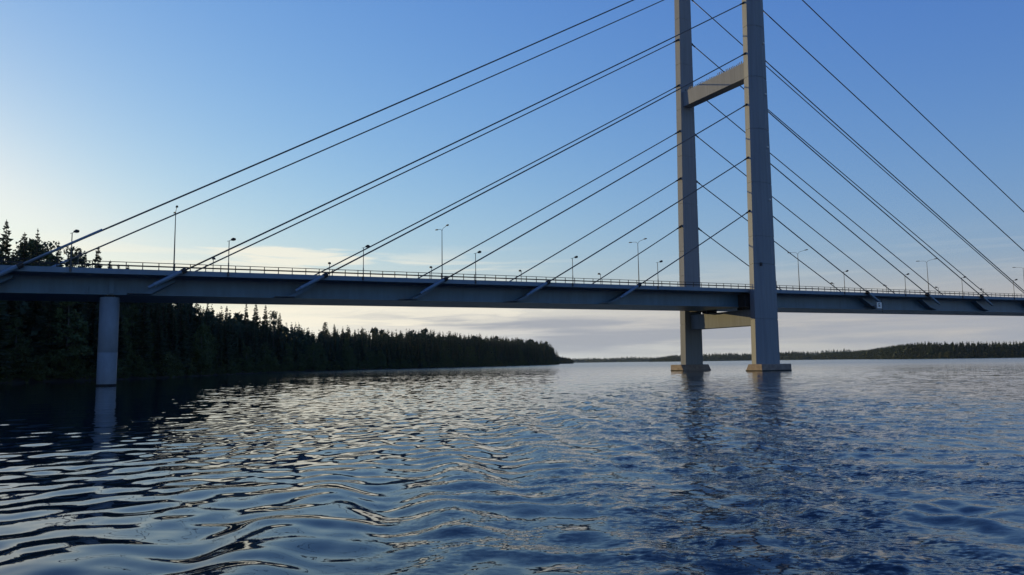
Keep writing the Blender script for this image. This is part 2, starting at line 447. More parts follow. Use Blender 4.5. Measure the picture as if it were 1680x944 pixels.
# web brackets under each near anchorage and stiffeners, parts of the deck
for i, s in enumerate(L_N + R_N):
    left = i < 6; sg = -1 if left else 1
    k = i % 6
    zd = zf(s); za = LEG_Z[k]
    sl = (za - zd) / (leg_axis(za) - sg * -1 * 0 - s) if left else (za - zd) / (leg_axis(za) - s)
    for w0, w1 in ((-1.5, -2.795), (W_FAR + 1.2, -14.005)):
        def P(d, dz): return (s + sg * d, zd + sl * sg * d + dz)
        prof = [P(0.9, -0.45), P(4.6, -0.30), P(6.3, -0.50), P(6.0, -0.75), P(3.6, -0.85), P(0.9, -0.75)]
        prof = [(a, max(b, zb(a) + (0.12 if w0 > -5 else 1.2))) for a, b in prof]
        mb = MB()
        mb.loft([[(a, -w0, min(b, zf(a) - 0.85)) for a, b in prof], [(a, -w1, min(b, zf(a) - 0.85)) for a, b in prof]])
        o = mb.build("anchor_bracket", M_STEEL, deck); fix_normals(o)
# bearing stiffeners over the pier and the bracket beside the pylon leg
mb = MB()
for s, wd in ((-2.6, .16), (0, .55), (2.4, .16)):
    mb.box(s - wd / 2, s + wd / 2, 2.45, 2.795, zb(s) + 0.12, zf(s) - (0.84 if abs(s) < .5 else 1.9))
mb.build("bearing_stiffener", M_STEEL, deck)
mb = MB(); mb.box(104.6, 107.2, 0.9, 2.795, 11.95, 14.45); o = mb.build("lateral_bracket", M_DARK, deck); bevel(o, .1)
mb = MB(); mb.box(104.6, 107.2, 14.05, 16.4, 11.95, 14.45); o = mb.build("lateral_bracket", M_DARK, deck); bevel(o, .1)

# ------------------------------------------------------------------ pylon
TOPZ = 92.0
def leg_ring(z, inner_w, sign, k=1.0, outer_scale=1.0):
    c = leg_axis(z); f = 1 - 0.0038 * (z - 1.3)
    hi = (2.72 if sign > 0 else 2.5) * f * k * outer_scale; ho = 3.0 * f * k * outer_scale
    pts = ([(-hi, 0), (-hi - .35 * f, 1.42), (-1.1 * f, 2.2), (0.95 * f, 2.2), (ho, 1.42), (hi, 0)] if sign > 0 else
           [(-hi, 0), (-hi, 1.55), (-1.1 * f, 2.2), (1.1 * f, 2.2), (hi, 1.55), (hi, 0)])
    return [(c + a, -(inner_w + sign * b * (1 if k == 1 else (k if b > 0 else 1)) + (0 if b else (0 if k == 1 else sign * 0.03))), z) for a, b in pts]
pyl = thing("bridge_pylon", "tall H-shaped concrete bridge pylon with two tapering legs standing in the lake", "bridge pylon", 0, 0, 0)
joints = [5.2 + 10.35 * i for i in range(9)]
joints = [z for z in (9.5, 19.8, 25.0, 35.3, 45.7, 56.0, 66.2, 76.6, 87.0)]
for iw, sg, osc in ((0.25, 1, 1.0), (-18.25, -1, 0.93)):
    rings = [leg_ring(1.25, iw, sg, 1.0, osc)]
    for z in joints:
        rings += [leg_ring(z - .07, iw, sg, 1.0, osc), leg_ring(z - .05, iw, sg, .97, osc), leg_ring(z + .05, iw, sg, .97, osc), leg_ring(z + .07, iw, sg, 1.0, osc)]
    rings.append(leg_ring(TOPZ, iw, sg, 1.0, osc))
    mb = MB(); mb.loft(rings); o = mb.build("leg", M_CONC, pyl); fix_normals(o)
    # plinth with its inner side raked
    inn, out = iw - sg * 0.75, iw + sg * 3.3
    c = AX + 0.1
    mb = MB()
    def rg(z, a, cut=0): return [(c - 3.7, -(inn + sg * a), z), (c + 3.8, -(inn + sg * a), z), (c + 3.8, -(out - sg * 0.0), z), (c - 3.7, -(out), z)]
    mb.loft([rg(-2.5, -0.4), rg(0.0, 0.0), rg(1.26, 0.75)])
    o = mb.build("plinth", M_STONE, pyl); fix_normals(o); bevel(o, .06)
    ring = MB(); ring.loft([rg(-0.12, 0.012), rg(0.16, 0.10)])
    ring.v = [(c + (a - c) * 1.004, (b + (out + inn) / 2) * 1.006 - (out + inn) / 2, z) for a, b, z in ring.v]
    o = ring.build("waterline_stain", mat("wet_stone", (0.022, 0.024, 0.026), 0.85, 0.2, 2, spec=0.1) if "wet_stone" not in bpy.data.materials else bpy.data.materials["wet_stone"], pyl); fix_normals(o)
# crossbeams
def beam(name, s_l, b, z0, z1, zt_far=None):
    mb = MB(); mb.box(s_l, s_l + b, -0.27, 18.27, z0, z1)
    o = mb.build(name, M_CONC, pyl); bevel(o, .04); return o
beam("lower_crossbeam", 106.45, 2.2, 8.5, 11.55)
ub = beam("upper_crossbeam", 106.75, 2.2, 56.55, 59.75)
mb = MB()
for i in range(38):
    yy = 0.2 + i * 0.465
    h = rnd.uniform(0.15, 0.55)
    mb.box(106.80, 106.86, yy - .09, yy + .09, 59.75, 59.75 + h)
tag(mb.build("spike_row", M_GALV, ub), kind="stuff")
mb = MB(); mb.box(106.0, 108.6, 12.6, 14.2, 11.55, 12.08); o = mb.build("bearing", M_DARK, pyl); bevel(o, .04)
mb = MB(); mb.box(106.0, 108.6, 2.9, 4.4, 11.55, 12.08); o = mb.build("bearing", M_DARK, pyl); bevel(o, .04)
# marker lights on the outer face of the near leg
lm = MB(); lm.loft([[(0.19 * cos(a) * r, 0.19 * -d, 0.19 * sin(a) * r) for a in np.linspace(0, 2*pi, 9)[:-1]] for r, d in ((1.0, -0.6), (1.0, 0.6), (0.75, 1.0))])
first = None
for z in (62.9, 52.7, 42.3, 32.1):
    if first is None: first = q = lm.build("marker_light", M_LENS, pyl); fix_normals(q)
    else: q = first.copy(); COL.objects.link(q)
    q.location = (leg_axis(z) + 1.05, -2.46, z)
mb = MB(); mb.box(-.22, .22, -.1, .1, -.3, .3); o = mb.build("niche_box", M_DARK, pyl); o.location = (105.75, -2.36, 19.7)  # dark box added to stand for a small dark niche in the leg

# ------------------------------------------------------------------ stay cables
ORD = ["lowest", "second lowest", "third lowest", "fourth lowest", "fifth lowest", "uppermost"]
def cable(side_near, left, k):
    w = W_NEAR if side_near else W_FAR
    s = ((L_N if side_near else L_F) if left else (R_N if side_near else R_F))[k]; zd = zf(s) + 0.0; za = LEG_Z[k] if side_near else LEG_Z[k] + 0.3
    f = 1 - 0.0038 * za
    sa = leg_axis(za) + (-1 if left else 1) * 2.35 * f
    wleg = (0.85 if side_near else -18.75)
    lab = f"{ORD[k]} stay cable from the {'nearer' if side_near else 'farther'} pylon leg to the deck on its {'left' if left else 'right'}"
    t = thing("stay_cable", lab, "cable", s, w, zd, "stay cables of the bridge")
    A = Vector((0, 0, 0)); B = Vector((sa - s, -(wleg - w), za - zd))
    d = (B - A).normalized(); Ln = (B - A).length
    sag = 0.0022 * Ln
    pts = [A.lerp(B, q) - Vector((0, 0, sag * 4 * q * (1 - q))) for q in np.linspace(0, 1, 13)]
    mb = MB(); mb.tube(pts, 0.105, 8); mb.build("strand", M_CABLE, t, True)
    mb = MB(); mb.tube([B - d * 1.5, B - d * 0.75, B - d * .7, B + d * 0.5], [.15, .15, .23, .23], 10); mb.build("upper_socket", M_DARK, t)
    # anchor sleeve runs on down past the fascia to the girder bracket
    low = A - d * 4.6
    mb = MB(); mb.tube([A - d * 0.35, A - d * 3.9, A - d * 3.95, low], [.27, .27, .20, .20], 12); mb.build("anchor_sleeve", M_SLEEVE, t, False)
    mb = MB(); mb.tube([A - d * 0.36, A + d * .22], [.33, .33], 12); mb.build("collar", M_DARK, t)
    if k == 5 and left:
        mb = MB(); mb.tube([A + d * .3, A + d * (9.3 if side_near else 6.5)], .15, 10); mb.build("protective_tube", M_SLEEVE, t, True)
for nr in (True, False):
    for lf in (True, False):
        for k in range(6): cable(nr, lf, k)

# ------------------------------------------------------------------ pier
pier = thing("bridge_pier", "round pale concrete pier standing in dark water under the left end of the deck", "pier", -0.15, -3.4, 0)
mb = MB(); nseg = 32
mb.loft([[(r * cos(a), r * sin(a), z) for a in np.linspace(0, 2*pi, nseg + 1)[:-1]] for z, r in ((-3, 1.09), (4.0, 1.09), (4.02, 1.07), (4.06, 1.07), (4.08, 1.09), (10.85, 1.09))])
mb.build("shaft", M_PIER, pier, True).data.polygons.foreach_set("use_smooth", [True] * (nseg * 5) + [False] * 2)
mb = MB(); mb.loft([[(r * cos(a), r * sin(a), z) for a in np.linspace(0, 2*pi, nseg + 1)[:-1]] for z, r in ((-0.1, 1.10), (0.20, 1.10))]); mb.build("waterline_stain", bpy.data.materials["wet_stone"], pier)
mb = MB(); mb.box(-.5, .5, -.5, .5, 10.85, 11.14); o = mb.build("bearing", M_DARK, pier); bevel(o, .03)
pier2 = copy_tree(pier); pier2.location = W3(-0.15, -13.0, 0); pier2["label"] = "second round concrete pier hidden behind the pale one at left"

# ------------------------------------------------------------------ lamps
def flood(near):
    t = bpy.data.objects.new("flood_lamp", None); COL.objects.link(t); t.rotation_euler = (0, 0, ROT)
    base = -0.55
    H = 4.05
    mb = MB(); mb.tube([(0, 0, base), (0, 0, 1.2), (0, 0, 1.25), (0, 0, H)], [.075, .075, .055, .05], 8); mb.build("pole", M_GALV, t, False)
    mb = MB(); mb.box(-.11, .11, .0, .25, base, 0.02); mb.build("mounting_bracket", M_DARK, t)
    dv = Vector((.40, -.42, 0)) if near else Vector((.18, .85, 0))
    dn = dv.normalized()
    mb = MB(); mb.tube([Vector((0, 0, H)) - dn * 0.28 + Vector((0, 0, -.01)), Vector((0, 0, H + .03)), Vector((0, 0, H + .12)) + dn * 0.42], .03, 6); mb.build("arm", M_GALV, t)
    hd = MB(); a = dn; b = Vector((-dn.y, dn.x, 0)); up = Vector((0, 0, 1))
    c0 = Vector((0, 0, H + .16)) + dn * 0.52
    ax = (a * 0.94 + up * 0.30).normalized(); nx = b.cross(ax)
    if nx.z < 0: nx = -nx
    def R(k, u, h): return [c0 + ax * k + b * (p * u) + nx * (q * h) for p, q in ((-1, -1), (1, -1), (1.0, .4), (.5, 1), (-.5, 1), (-1.0, .4))]
    hd.loft([R(-.18, .12, .06), R(-.10, .22, .12), R(.22, .24, .17), R(.38, .20, .08)])
    h = hd.build("lamp_head", M_DARK, t); fix_normals(h)
    gl = MB(); gl.add([c0 + ax * k + b * u - nx * .178 + nx * (0.05 if k < 0 else 0) for k, u in ((-.02, -.15), (.22, -.15), (.22, .15), (-.02, .15))], [(0, 1, 2, 3)]); gl.build("lamp_glass", M_LENS, h)
    return t
protoN, protoF = flood(True), flood(False)
near_s = [-4.3, 13.2, 31.0, 48.4, 65.8, 83.3, 131.4, 151.0, 171.6, 192.5, 212.6]
far_s = [-4.4, 13.2, 30.8, 48.5, 66.2, 83.9, 132, 151.1, 170.5, 191.7, 212.0]
pos = ["overlapping the far one at the left end", "just right of the leftmost tall lamp, near edge", "third from the left end of the near edge", "fourth from the left end of the near edge",
       "second to the left of the pylon on the near edge", "nearest to the pylon on its left, near edge", "nearest to the pylon on its right, near edge", "second to the right of the pylon, near edge",
       "third to the right of the pylon, near edge", "last on the near edge at the right", "beyond the right edge, near side"]
posf = ["overlapping the near one at the left end", "on the far edge left of the first cable pair", "third from the left end of the far edge", "fourth from the left end of the far edge",
        "second to the left of the pylon on the far edge", "nearest to the pylon on its left, far edge", "hidden behind the near pylon leg, far edge", "nearest to the pylon on its right, far edge", "second to the right of the pylon, far edge", "third to the right of the pylon, far edge", "last on the far edge at the right"]
for i in range(11):
    for nr in (True, False):
        pr = protoN if nr else protoF
        o = pr if i == 0 else copy_tree(pr)
        s = (near_s if nr else far_s)[i]
        o.location = W3(s, 0.09 if nr else -DW - 0.09, zf(s))
        if not nr: o.scale = (1, 1, 1)
        tag(o, ("small flood lamp, " + (pos if nr else posf)[i]), "street lamp", "flood lamps along both deck edges")
# tall median lamps
t = bpy.data.objects.new("street_lamp", None); COL.objects.link(t); t.rotation_euler = (0, 0, ROT)
H = 8.9
mb = MB(); mb.tube([(0, 0, 0), (0, 0, 1.6), (0, 0, 1.65), (0, 0, H)], [.12, .12, .09, .05], 8); mb.build("pole", M_GALV, t)
for sg in (-1, 1):
    mb = MB(); mb.tube([(0, 0, H - .05), (0, sg * .25, H + .25), (0, sg * .6, H + .40), (0, sg * 1.9, H + .55)], .035, 6); mb.build("arm", M_GALV, t)
    hd = MB(); hd.loft([[(p * u, sg * yv, H + .56 + (yv - 1.85) * .06 + q * hh) for p, q in ((-1, -1), (1, -1), (.7, 1), (-.7, 1))] for yv, u, hh in ((1.8, .07, .04), (2.0, .17, .07), (2.55, .15, .07), (2.7, .06, .03))])
    h = hd.build("lamp_head", M_DARK, t); fix_normals(h)
tall = [(7.3, "leftmost tall double-arm street lamp, seen nearly end on against pale sky"), (46.7, "tall double-arm street lamp between the second and third cable pairs at left"),
        (86.2, "tall double-arm street lamp just left of the pylon"), (128.8, "tall double-arm street lamp just right of the pylon"),
        (173.3, "rightmost tall double-arm street lamp"), (-32, "tall double-arm street lamp beyond the left edge"), (215, "tall double-arm street lamp beyond the right edge")]
for i, (s, lb) in enumerate(tall):
    o = t if i == 0 else copy_tree(t)
    o.location = W3(s, -9.0, zf(s) + 0.004)
    tag(o, lb, "street lamp", "tall lamps along the middle of the deck")

# ------------------------------------------------------------------ navigation sign on the girder
sg_ = thing("navigation_sign", "small white square navigation sign with dark mark fixed to the girder right of the pylon", "sign", 141.2, 0.55, 12.30)
mb = MB(); mb.box(-.85, .85, -.05, .03, 0, 1.45); o = mb.build("board", M_WHITE, sg_); bevel(o, .02)
fr = MB()
for a in ((-.85, .85, 0, .10), (-.85, .85, 1.35, 1.45), (-.85, -.75, .102, 1.348), (.75, .85, .102, 1.348)): fr.box(a[0], a[1], -.062, -.051, a[2], a[3])
fr.build("border", M_DARK, o)
mk = MB(); mk.box(-.32, -.16, -.06, -.051, .35, 1.05); mk.box(.10, .26, -.06, -.051, .35, 1.05); mk.box(-.32, .26, -.0605, -.0512, 1.052, 1.17); mk.box(-.06, .08, -.06, -.051, .40, .8)
mk.build("symbol", M_SIGNBLUE, o)
br = MB(); br.box(-.5, -.4, .03, 3.3, .6, .7); br.box(.4, .5, .03, 3.3, .6, .7); br.box(.88, .98, -.02, .06, -.75, 2.0); br.build("bracket", M_GALV, sg_)

# ------------------------------------------------------------------ land
SHORE = [(-1500, 48), (-900, 62), (-500, 84), (-200, 105), (0, 120), (120, 131), (250, 152), (400, 222), (480, 268), (600, 360), (700, 430), (800, 520), (870, 670), (905, 780), (918, 850)]
sp = np.array([ground_at(a, b) for a, b in SHORE])
# densify
def resample(P, n):
    d = np.r_[0, np.cumsum(np.hypot(*np.diff(P, axis=0).T))]
    q = np.linspace(0, d[-1], n)
    return np.stack([np.interp(q, d, P[:, 0]), np.interp(q, d, P[:, 1])], 1)
shore = resample(sp, 260)
shore[:, 0] += 1.2 * np.sin(np.arange(260) * 0.9) + 0.8 * np.sin(np.arange(260) * 2.3)
tang = np.gradient(shore, axis=0); tang /= np.linalg.norm(tang, axis=1)[:, None]
nrm = np.stack([-tang[:, 1], tang[:, 0]], 1)         # inland (to the left of travel away from the camera)
def bank_h(d):
    return np.where(d < 0, d * 0.3, np.where(d < 3, d * 0.25, 0.75 + (d - 3) * 0.055 * np.exp(-np.maximum(d - 3, 0) / 140.0)))
offs = np.array([-4, -1, 0, 1.0, 3, 7, 14, 26, 45, 80, 140])
V = []; 
for i in range(260):
    for d in offs:
        p = shore[i] + nrm[i] * d
        V.append((p[0], p[1], float(bank_h(np.array(d))) + (rnd.uniform(-.15, .15) if d > 0 else 0)))
no = len(offs)
Fq = [(i*no+j, (i+1)*no+j, (i+1)*no+j+1, i*no+j+1) for i in range(259) for j in range(no-1)]
me = np_mesh("shore_terrain", np.array(V), np.array(Fq), M_SOIL, True)
o = bpy.data.objects.new("shore_terrain", me); COL.objects.link(o); tag(o, kind="structure")

# ------------------------------------------------------------------ trees
def tri_mesh(name, tris, material):
    tris = np.asarray(tris, np.float32).reshape(-1, 3, 3)
    return np_mesh(name, tris.reshape(-1, 3), np.arange(len(tris) * 3).reshape(-1, 3), material)
def spruce_tris(r, H=20.0, R=2.8, whorls=46, nb=9, low=0.06, side=True, wk=1.15):
    out = []
    ragged = 1 + 0.15 * np.sin(np.arange(whorls) * r.uniform(1, 2))
    for i in range(whorls):
        t = low + (1 - low) * (i + r.uniform(0, .6)) / whorls
        rad = (R * (1 - t) ** 0.74 * (1 - .18 * (1 - t)) + 0.06) * ragged[i] * r.uniform(0.8, 1.12)
        z = t * H
        n = nb if t < .85 else max(4, nb - 3)
        a0 = r.uniform(0, 6.28)
        for j in range(n):
            a = a0 + 2 * pi * j / n + r.uniform(-.35, .35)
            rr = rad * r.uniform(.62, 1.15)
            droop = rr * (0.42 - 0.35 * t) * r.uniform(.7, 1.3)
            zj = r.uniform(-.5, .5) * H * (1 - low) / whorls * 1.6
            z = t * H + zj * (1 if t < .93 else .3)
            d = np.array([cos(a), sin(a), 0]); s = np.array([-sin(a), cos(a), 0]); up = np.array([0, 0, 1.0])
            w = (0.19 * rr + 0.17) * r.uniform(.8, 1.3) * wk
            p0 = up * z; p1 = d * rr * .55 + up * (z - droop * .55); p2 = d * rr + up * (z - droop * .85 + .05 * rr)
            l1 = p1 + s * w - up * .12; r1 = p1 - s * w - up * .12
            out += [[p0, l1, p1], [p0, p1, r1], [p1, l1, p2], [p1, p2, r1]]
            if side:
                for q in (-1, 1):
                    b0 = d * rr * r.uniform(.3, .6) + up * (z - droop * .45)
                    tip = b0 + d * rr * .25 + s * q * rr * .32 - up * rr * .14
                    out.append([b0, b0 + d * w * .9, tip])
            # hanging curtain of twigs under the branch
            hang = max(0.25 + .16 * rr, (0.85 if side else 1.25) * H * (1 - low) / whorls * min(1.0, rr))
            out.append([p0 * .8 + p1 * .2, p2, p1 - up * hang])
            if not side: out.append([p0, p1, p0 * .6 + p1 * .4 - up * hang])
    return out
def clump_tris(r, centres, radii, n, leaf):
    out = []
    for c, R in zip(centres, radii):
        for _ in range(n):
            v = r.normal(size=3); v /= np.linalg.norm(v)
            p = np.array(c) + v * R * np.array([1, 1, .75]) * r.uniform(.45, 1.0) ** .5
            a = r.normal(size=3); a /= np.linalg.norm(a); b = np.cross(a, r.normal(size=3)); b /= np.linalg.norm(b) + 1e-6
            L = leaf * r.uniform(.6, 1.3)
            out.append([p - a * L * .5, p + a * L * .5, p + b * L * .8])
    return out
def broad_tris(r, H=15.0, R=3.6, nc=64, n=50, leaf=.5):
    cs, rs = [], []
    for _ in range(nc):
        t = r.uniform(0.14, 1.0)
        rad = R * sin(pi * min(1, (t * .92 + .08)) ** .8) ** .7 * r.uniform(.35, .95)
        a = r.uniform(0, 6.28)
        cs.append((rad * cos(a), rad * sin(a), t * H * .95)); rs.append(r.uniform(.9, 1.7) * (1 - .35 * t) * R / 3.6)
    return clump_tris(r, cs, rs, n, leaf), cs
def pine_tris(r, H=20.0, R=2.6, nc=34, n=56, leaf=.42):
    cs, rs = [], []
    for _ in range(nc):
        t = r.uniform(0.36, 1.0)
        rad = R * (1.15 - t) ** .6 * r.uniform(.25, 1.0)
        a = r.uniform(0, 6.28)
        cs.append((rad * cos(a), rad * sin(a), t * H * .97)); rs.append(r.uniform(.6, 1.35))
    return clump_tris(r, cs, rs, n, leaf), cs
def trunk(H, r0, limbs=(), top=1.0):
    mb = MB(); mb.tube([(0, 0, -1.2), (0, 0, H * .3), (.08, .05, H * .65), (0, 0, H * top)], [r0, r0 * .8, r0 * .5, .03], 7)
    for c in limbs:
        c = Vector(c); b = Vector((0, 0, max(.5, c.z - .55 * sqrt(c.x ** 2 + c.y ** 2) - .3)))
        mb.tube([b, b.lerp(c, .55) + Vector((0, 0, .1)), c], [.07, .05, .02], 4)
    return mb
protos = {}
def make_proto(kind, i):
    r = np.random.default_rng(100 + i * 7 + {"spruce": 0, "pine": 1000, "birch": 2000, "sunbirch": 3000}[kind])
    if kind == "spruce":
        H = 20.0; tr = spruce_tris(r, H, r.uniform(2.7, 3.5), low=r.uniform(.03, .12)); cm, bm_ = M_SPRUCE, M_BARK; tk = trunk(H, .22)
        nm = "spruce_tree"
    elif kind == "pine":
        H = 20.0; tr, cs = pine_tris(r, H, r.uniform(2.2, 3.2)); cm, bm_ = M_PINE, M_PBARK; tk = trunk(H, .2, cs[:16], .95); nm = "pine_tree"
    else:
        H = 15.0; tr, cs = broad_tris(r, H, r.uniform(3.0, 4.0)); cm, bm_ = (M_LEAFSUN if kind == "sunbirch" else M_LEAF), M_BBARK; tk = trunk(H, .17, cs[:16], .9); nm = "birch_tree"
    root = bpy.data.objects.new(nm, None); COL.objects.link(root)
    c = bpy.data.objects.new("crown", tri_mesh(nm + "_crown", tr, cm)); COL.objects.link(c); c.parent = root
    tk.build("trunk", bm_, root)
    return root, H
for k, n in (("spruce", 7), ("pine", 4), ("birch", 5), ("sunbirch", 3)):
    protos[k] = [make_proto(k, i) for i in range(n)]
used = set()
def place_tree(kind, x, y, z, h, label, group, wide=1.0):
    i = rnd.randrange(len(protos[kind])); root, H = protos[kind][i]
    if (kind, i) in used: o = copy_tree(root)
    else: o = root; used.add((kind, i))
    s = h / H
    o.location = (x, y, z); o.rotation_euler = (rnd.gauss(0, .015), rnd.gauss(0, .015), rnd.uniform(0, 6.28))
    q = wide * max(s, .72) * rnd.uniform(.85, 1.15)
    o.scale = (q, q, s)
    tag(o, label, "tree", group)
    return o
# skyline of the left wood in photo pixels: column -> row of tree tops
SKX = [-800, -200, 0, 14, 30, 60, 90, 125, 160, 196, 230, 300, 400, 415, 440, 470, 500, 520, 545, 600, 650, 700, 750, 800, 850, 890, 905, 918]
SKY = [320, 345, 366, 366, 388, 386, 402, 410, 412, 436, 447, 470, 492, 499, 508, 518, 526, 538, 536, 541, 545, 547, 551, 556, 560, 567, 574, 586]
def col_of(p):
    v = np.array([p[0], p[1], 0.0 + 0.0]) - np.array([0, 0, CAMH]); v[2] = 8.0
    return 840 + FPX * (v @ RI) / (v @ fwd)
def max_h(p, zbase):
    """tree height whose tip reaches the skyline row of that column"""
    c = col_of(p); row = np.interp(c, SKX, SKY) + np.interp(c, [-100, 0, 25, 60, 210, 300, 395, 460, 530, 600, 860, 918], [0, 4, 20, 17, 17, 10, 22, 12, 0, -6, -7, -12])
    d = ray(c, row); k = p[1] / d[1]
    return CAMH + d[2] * k - zbase
def in_bridge(p):
    q = np.array([p[0], p[1], 0]) - P0
    return -23 < q @ N < 6 and q @ T < -5
# (a) named skyline trees at the far left, seen above the deck railing
named = [(14, 360, 150, "spruce", "tallest dark spruce at the left edge, towering above the deck railing"),
         (-6, 366, 147, "spruce", "dark spruce cut by the left picture edge beside the tallest one"),
         (35, 388, 158, "pine", "small ragged tree top just right of the tallest spruce"),
         (45, 381, 155, "spruce", "slim spruce second from the tallest one at left"),
         (54, 392, 160, "birch", "leafy crown between two spruces at left, above the railing"),
         (67, 375, 152, "spruce", "pointed spruce behind the uppermost near cable's white tube"),
         (76, 393, 160, "pine", "bushy tree right beside the pointed spruce behind the white tube"),
         (87, 404, 158, "birch", "rounded tree top just left of the thin spruce by the double lamp"),
         (100, 396, 156, "spruce", "thin open spruce just left of the overlapping lamp poles"),
         (112, 406, 162, "spruce", "little spruce directly behind the overlapping lamp poles"),
         (127, 403, 160, "pine", "open pine just right of the overlapping lamp poles"),
         (141, 416, 165, "spruce", "low spruce between the open pine and the crossing far cable"),
         (160, 404, 163, "spruce", "broad spruce touched by the uppermost far cable"),
         (180, 427, 168, "spruce", "small spruce tip just above the railing over the pier"),
         (196, 433, 172, "spruce", "small lone spruce tip level with the rail right of the pier"),
         (208, 434, 174, "spruce", "last spruce tip showing through the railing at left"),
         (242, 443, 180, "birch", "low leafy crown showing under the rail left of the leftmost tall lamp"),
         (405, 496, 250, "spruce", "tall spruce just below the girder at the left end of the open sky"),
         (419, 497, 252, "spruce", "spire-topped spruce first right of the girder-touching one"),
         (434, 500, 258, "spruce", "narrow spruce third from the girder end of the shore skyline"),
         (450, 509, 265, "pine", "twin-topped pine right of the three narrow spruces"),
         (459, 513, 268, "spruce", "thin spruce right of the twin-topped pine in the shore skyline"),
         (534, 527, 330, "pine", "round-topped pine standing alone above the dip of the shore skyline"),
         (550, 531, 345, "spruce", "bushy spruce right of the round-topped one on the shore skyline")]
for c, row, dep, kd, lb in named:
    p = ground_at(c, dep); v = ray(c, row); ztop = CAMH + v[2] * dep / v[1]; x = v[0] * dep / v[1]
    zb_ = 2.5
    place_tree(kd, x, dep, zb_, ztop - zb_, lb, None, {'spruce': 1.0, 'pine': .95, 'birch': .7}[kd])
# (b) front ranks of the wood as single trees
cnt = 0; ranks = []
arc = np.r_[0, np.cumsum(np.hypot(*np.diff(shore, axis=0).T))]
def shore_at(a):
    i = np.searchsorted(arc, a); i = min(max(i, 1), 259)
    t = (a - arc[i-1]) / (arc[i] - arc[i-1]); p = shore[i-1] * (1-t) + shore[i] * t; return p, nrm[i]
a = 0.0; cands = []
while a < arc[-1]:
    p, n = shore_at(a)
    c = col_of(p)
    step = 3.4 if c < 420 else 4.6
    for rk, d in enumerate((2.5, 8, 14)):
        q = p + n * (d + rnd.uniform(-1.8, 1.8)) + tang[min(259, int(np.searchsorted(arc, a)))] * rnd.uniform(-2, 2)
        if in_bridge(q): continue
        cands.append((q, d, rk))
    a += step
vis = [q for q in cands if -12 < col_of(q[0]) < 925]
rest = [q for q in cands if not (-12 < col_of(q[0]) < 925)]
vis.sort(key=lambda q: q[2] * 1000 + np.hypot(*q[0]))
N_IND = 226
if len(vis) > N_IND:
    sel = vis[:N_IND]; rest += vis[N_IND:]
else: sel = vis
def zone(c):
    for lim, nm in ((150, "left of the pier"), (215, "right behind the pier"), (300, "just right of the pier"), (400, "below the leftmost tall lamp and first sleeve"), (470, "where the girder meets open sky"),
                    (560, "below the second sleeve"), (650, "right of the second sleeve"), (740, "below the third sleeve"), (830, "right of the third sleeve")):
        if c < lim: return nm
    return "at the far tip of the point"
for q, d, rk in sel:
    c = col_of(q); u = rnd.random()
    kd = ("birch" if u < ((.40 if 380 < c < 660 else .24) if rk == 0 else .06) else ("pine" if u > .94 and rk > 0 else "spruce"))
    zb_ = float(bank_h(np.array(d)))
    mh = max_h(q, zb_) - np.hypot(*q) * 0.004 * rnd.random()
    h = min(mh * rnd.triangular(.70, 1.10, .92), {"spruce": 27, "pine": 25, "birch": 16}[kd] * rnd.uniform(.8, 1.1))
    if kd == "birch": h = min(h, mh * rnd.uniform(.4, .75))
    if h < 3: continue
    place_tree(kd, q[0], q[1], zb_, h,
               f"dark {'leafy birch' if kd == 'birch' else kd} {'at the waterline' if rk == 0 else 'in the shaded wood'} {zone(c)}", f"{kd} trees {zone(c)}", 1.0)
print("visible cands", len(vis), "individual", len(sel))
# (c) the mass behind: joined low-poly trees
lod = {}
for k in range(5):
    r = np.random.default_rng(500 + k)
    lod[("spruce", k)] = np.array(spruce_tris(r, 1.0, .145, 15, 6, .05, False), np.float32)
    lod[("broad", k)] = np.array(broad_tris(r, 1.0, .28, 22, 30, .062)[0], np.float32)
for k in range(5):
    r = np.random.default_rng(700 + k)
    lod[("tiny", k)] = np.array(spruce_tris(r, 1.0, .17, 6, 4, .02, False), np.float32)
    lod[("tinybroad", k)] = np.array(broad_tris(r, 1.0, .34, 14, 18, .12)[0], np.float32)
# spruce_tris adds constants sized for full trees; squash them for unit trees
def unit_spruce(r, R, whorls, nb, wk):
    t = np.array(spruce_tris(r, 20.0, R * 20, whorls, nb, .05, False, wk), np.float32); return t / 20.0
for k in range(5):
    r = np.random.default_rng(900 + k)
    lod[("spruce", k)] = unit_spruce(r, .16, 24, 7, 1.5); lod[("tiny", k)] = unit_spruce(r, .20, 13, 6, 2.0)
def wood(name, items, material):
    """items: (kind, x, y, z, h, wide)"""
    out = []
    for kd, x, y, z, h, wd in items:
        t = lod[(kd, rnd.randrange(5))]
        a = rnd.uniform(0, 6.28); ca, sa = cos(a), sin(a)
        q = np.empty_like(t)
        q[..., 0] = (t[..., 0] * ca - t[..., 1] * sa) * h * wd + x
        q[..., 1] = (t[..., 0] * sa + t[..., 1] * ca) * h * wd + y
        q[..., 2] = t[..., 2] * h + z
        out.append(q.reshape(-1, 3, 3))
    tr = np.concatenate(out)
    me = tri_mesh(name, tr, material)
    o = bpy.data.objects.new(name, me); COL.objects.link(o)
    print(name, len(tr)); return o
items = []
for q, d, rk in rest:
    zb_ = float(bank_h(np.array(d))); mh = max_h(q, zb_)
    h = min(mh * rnd.triangular(.68, 1.04, .88), 25)
    if h > 3: items.append(("spruce" if rnd.random() < .92 else "broad", q[0], q[1], zb_, h, 1.0))
a = 0.0
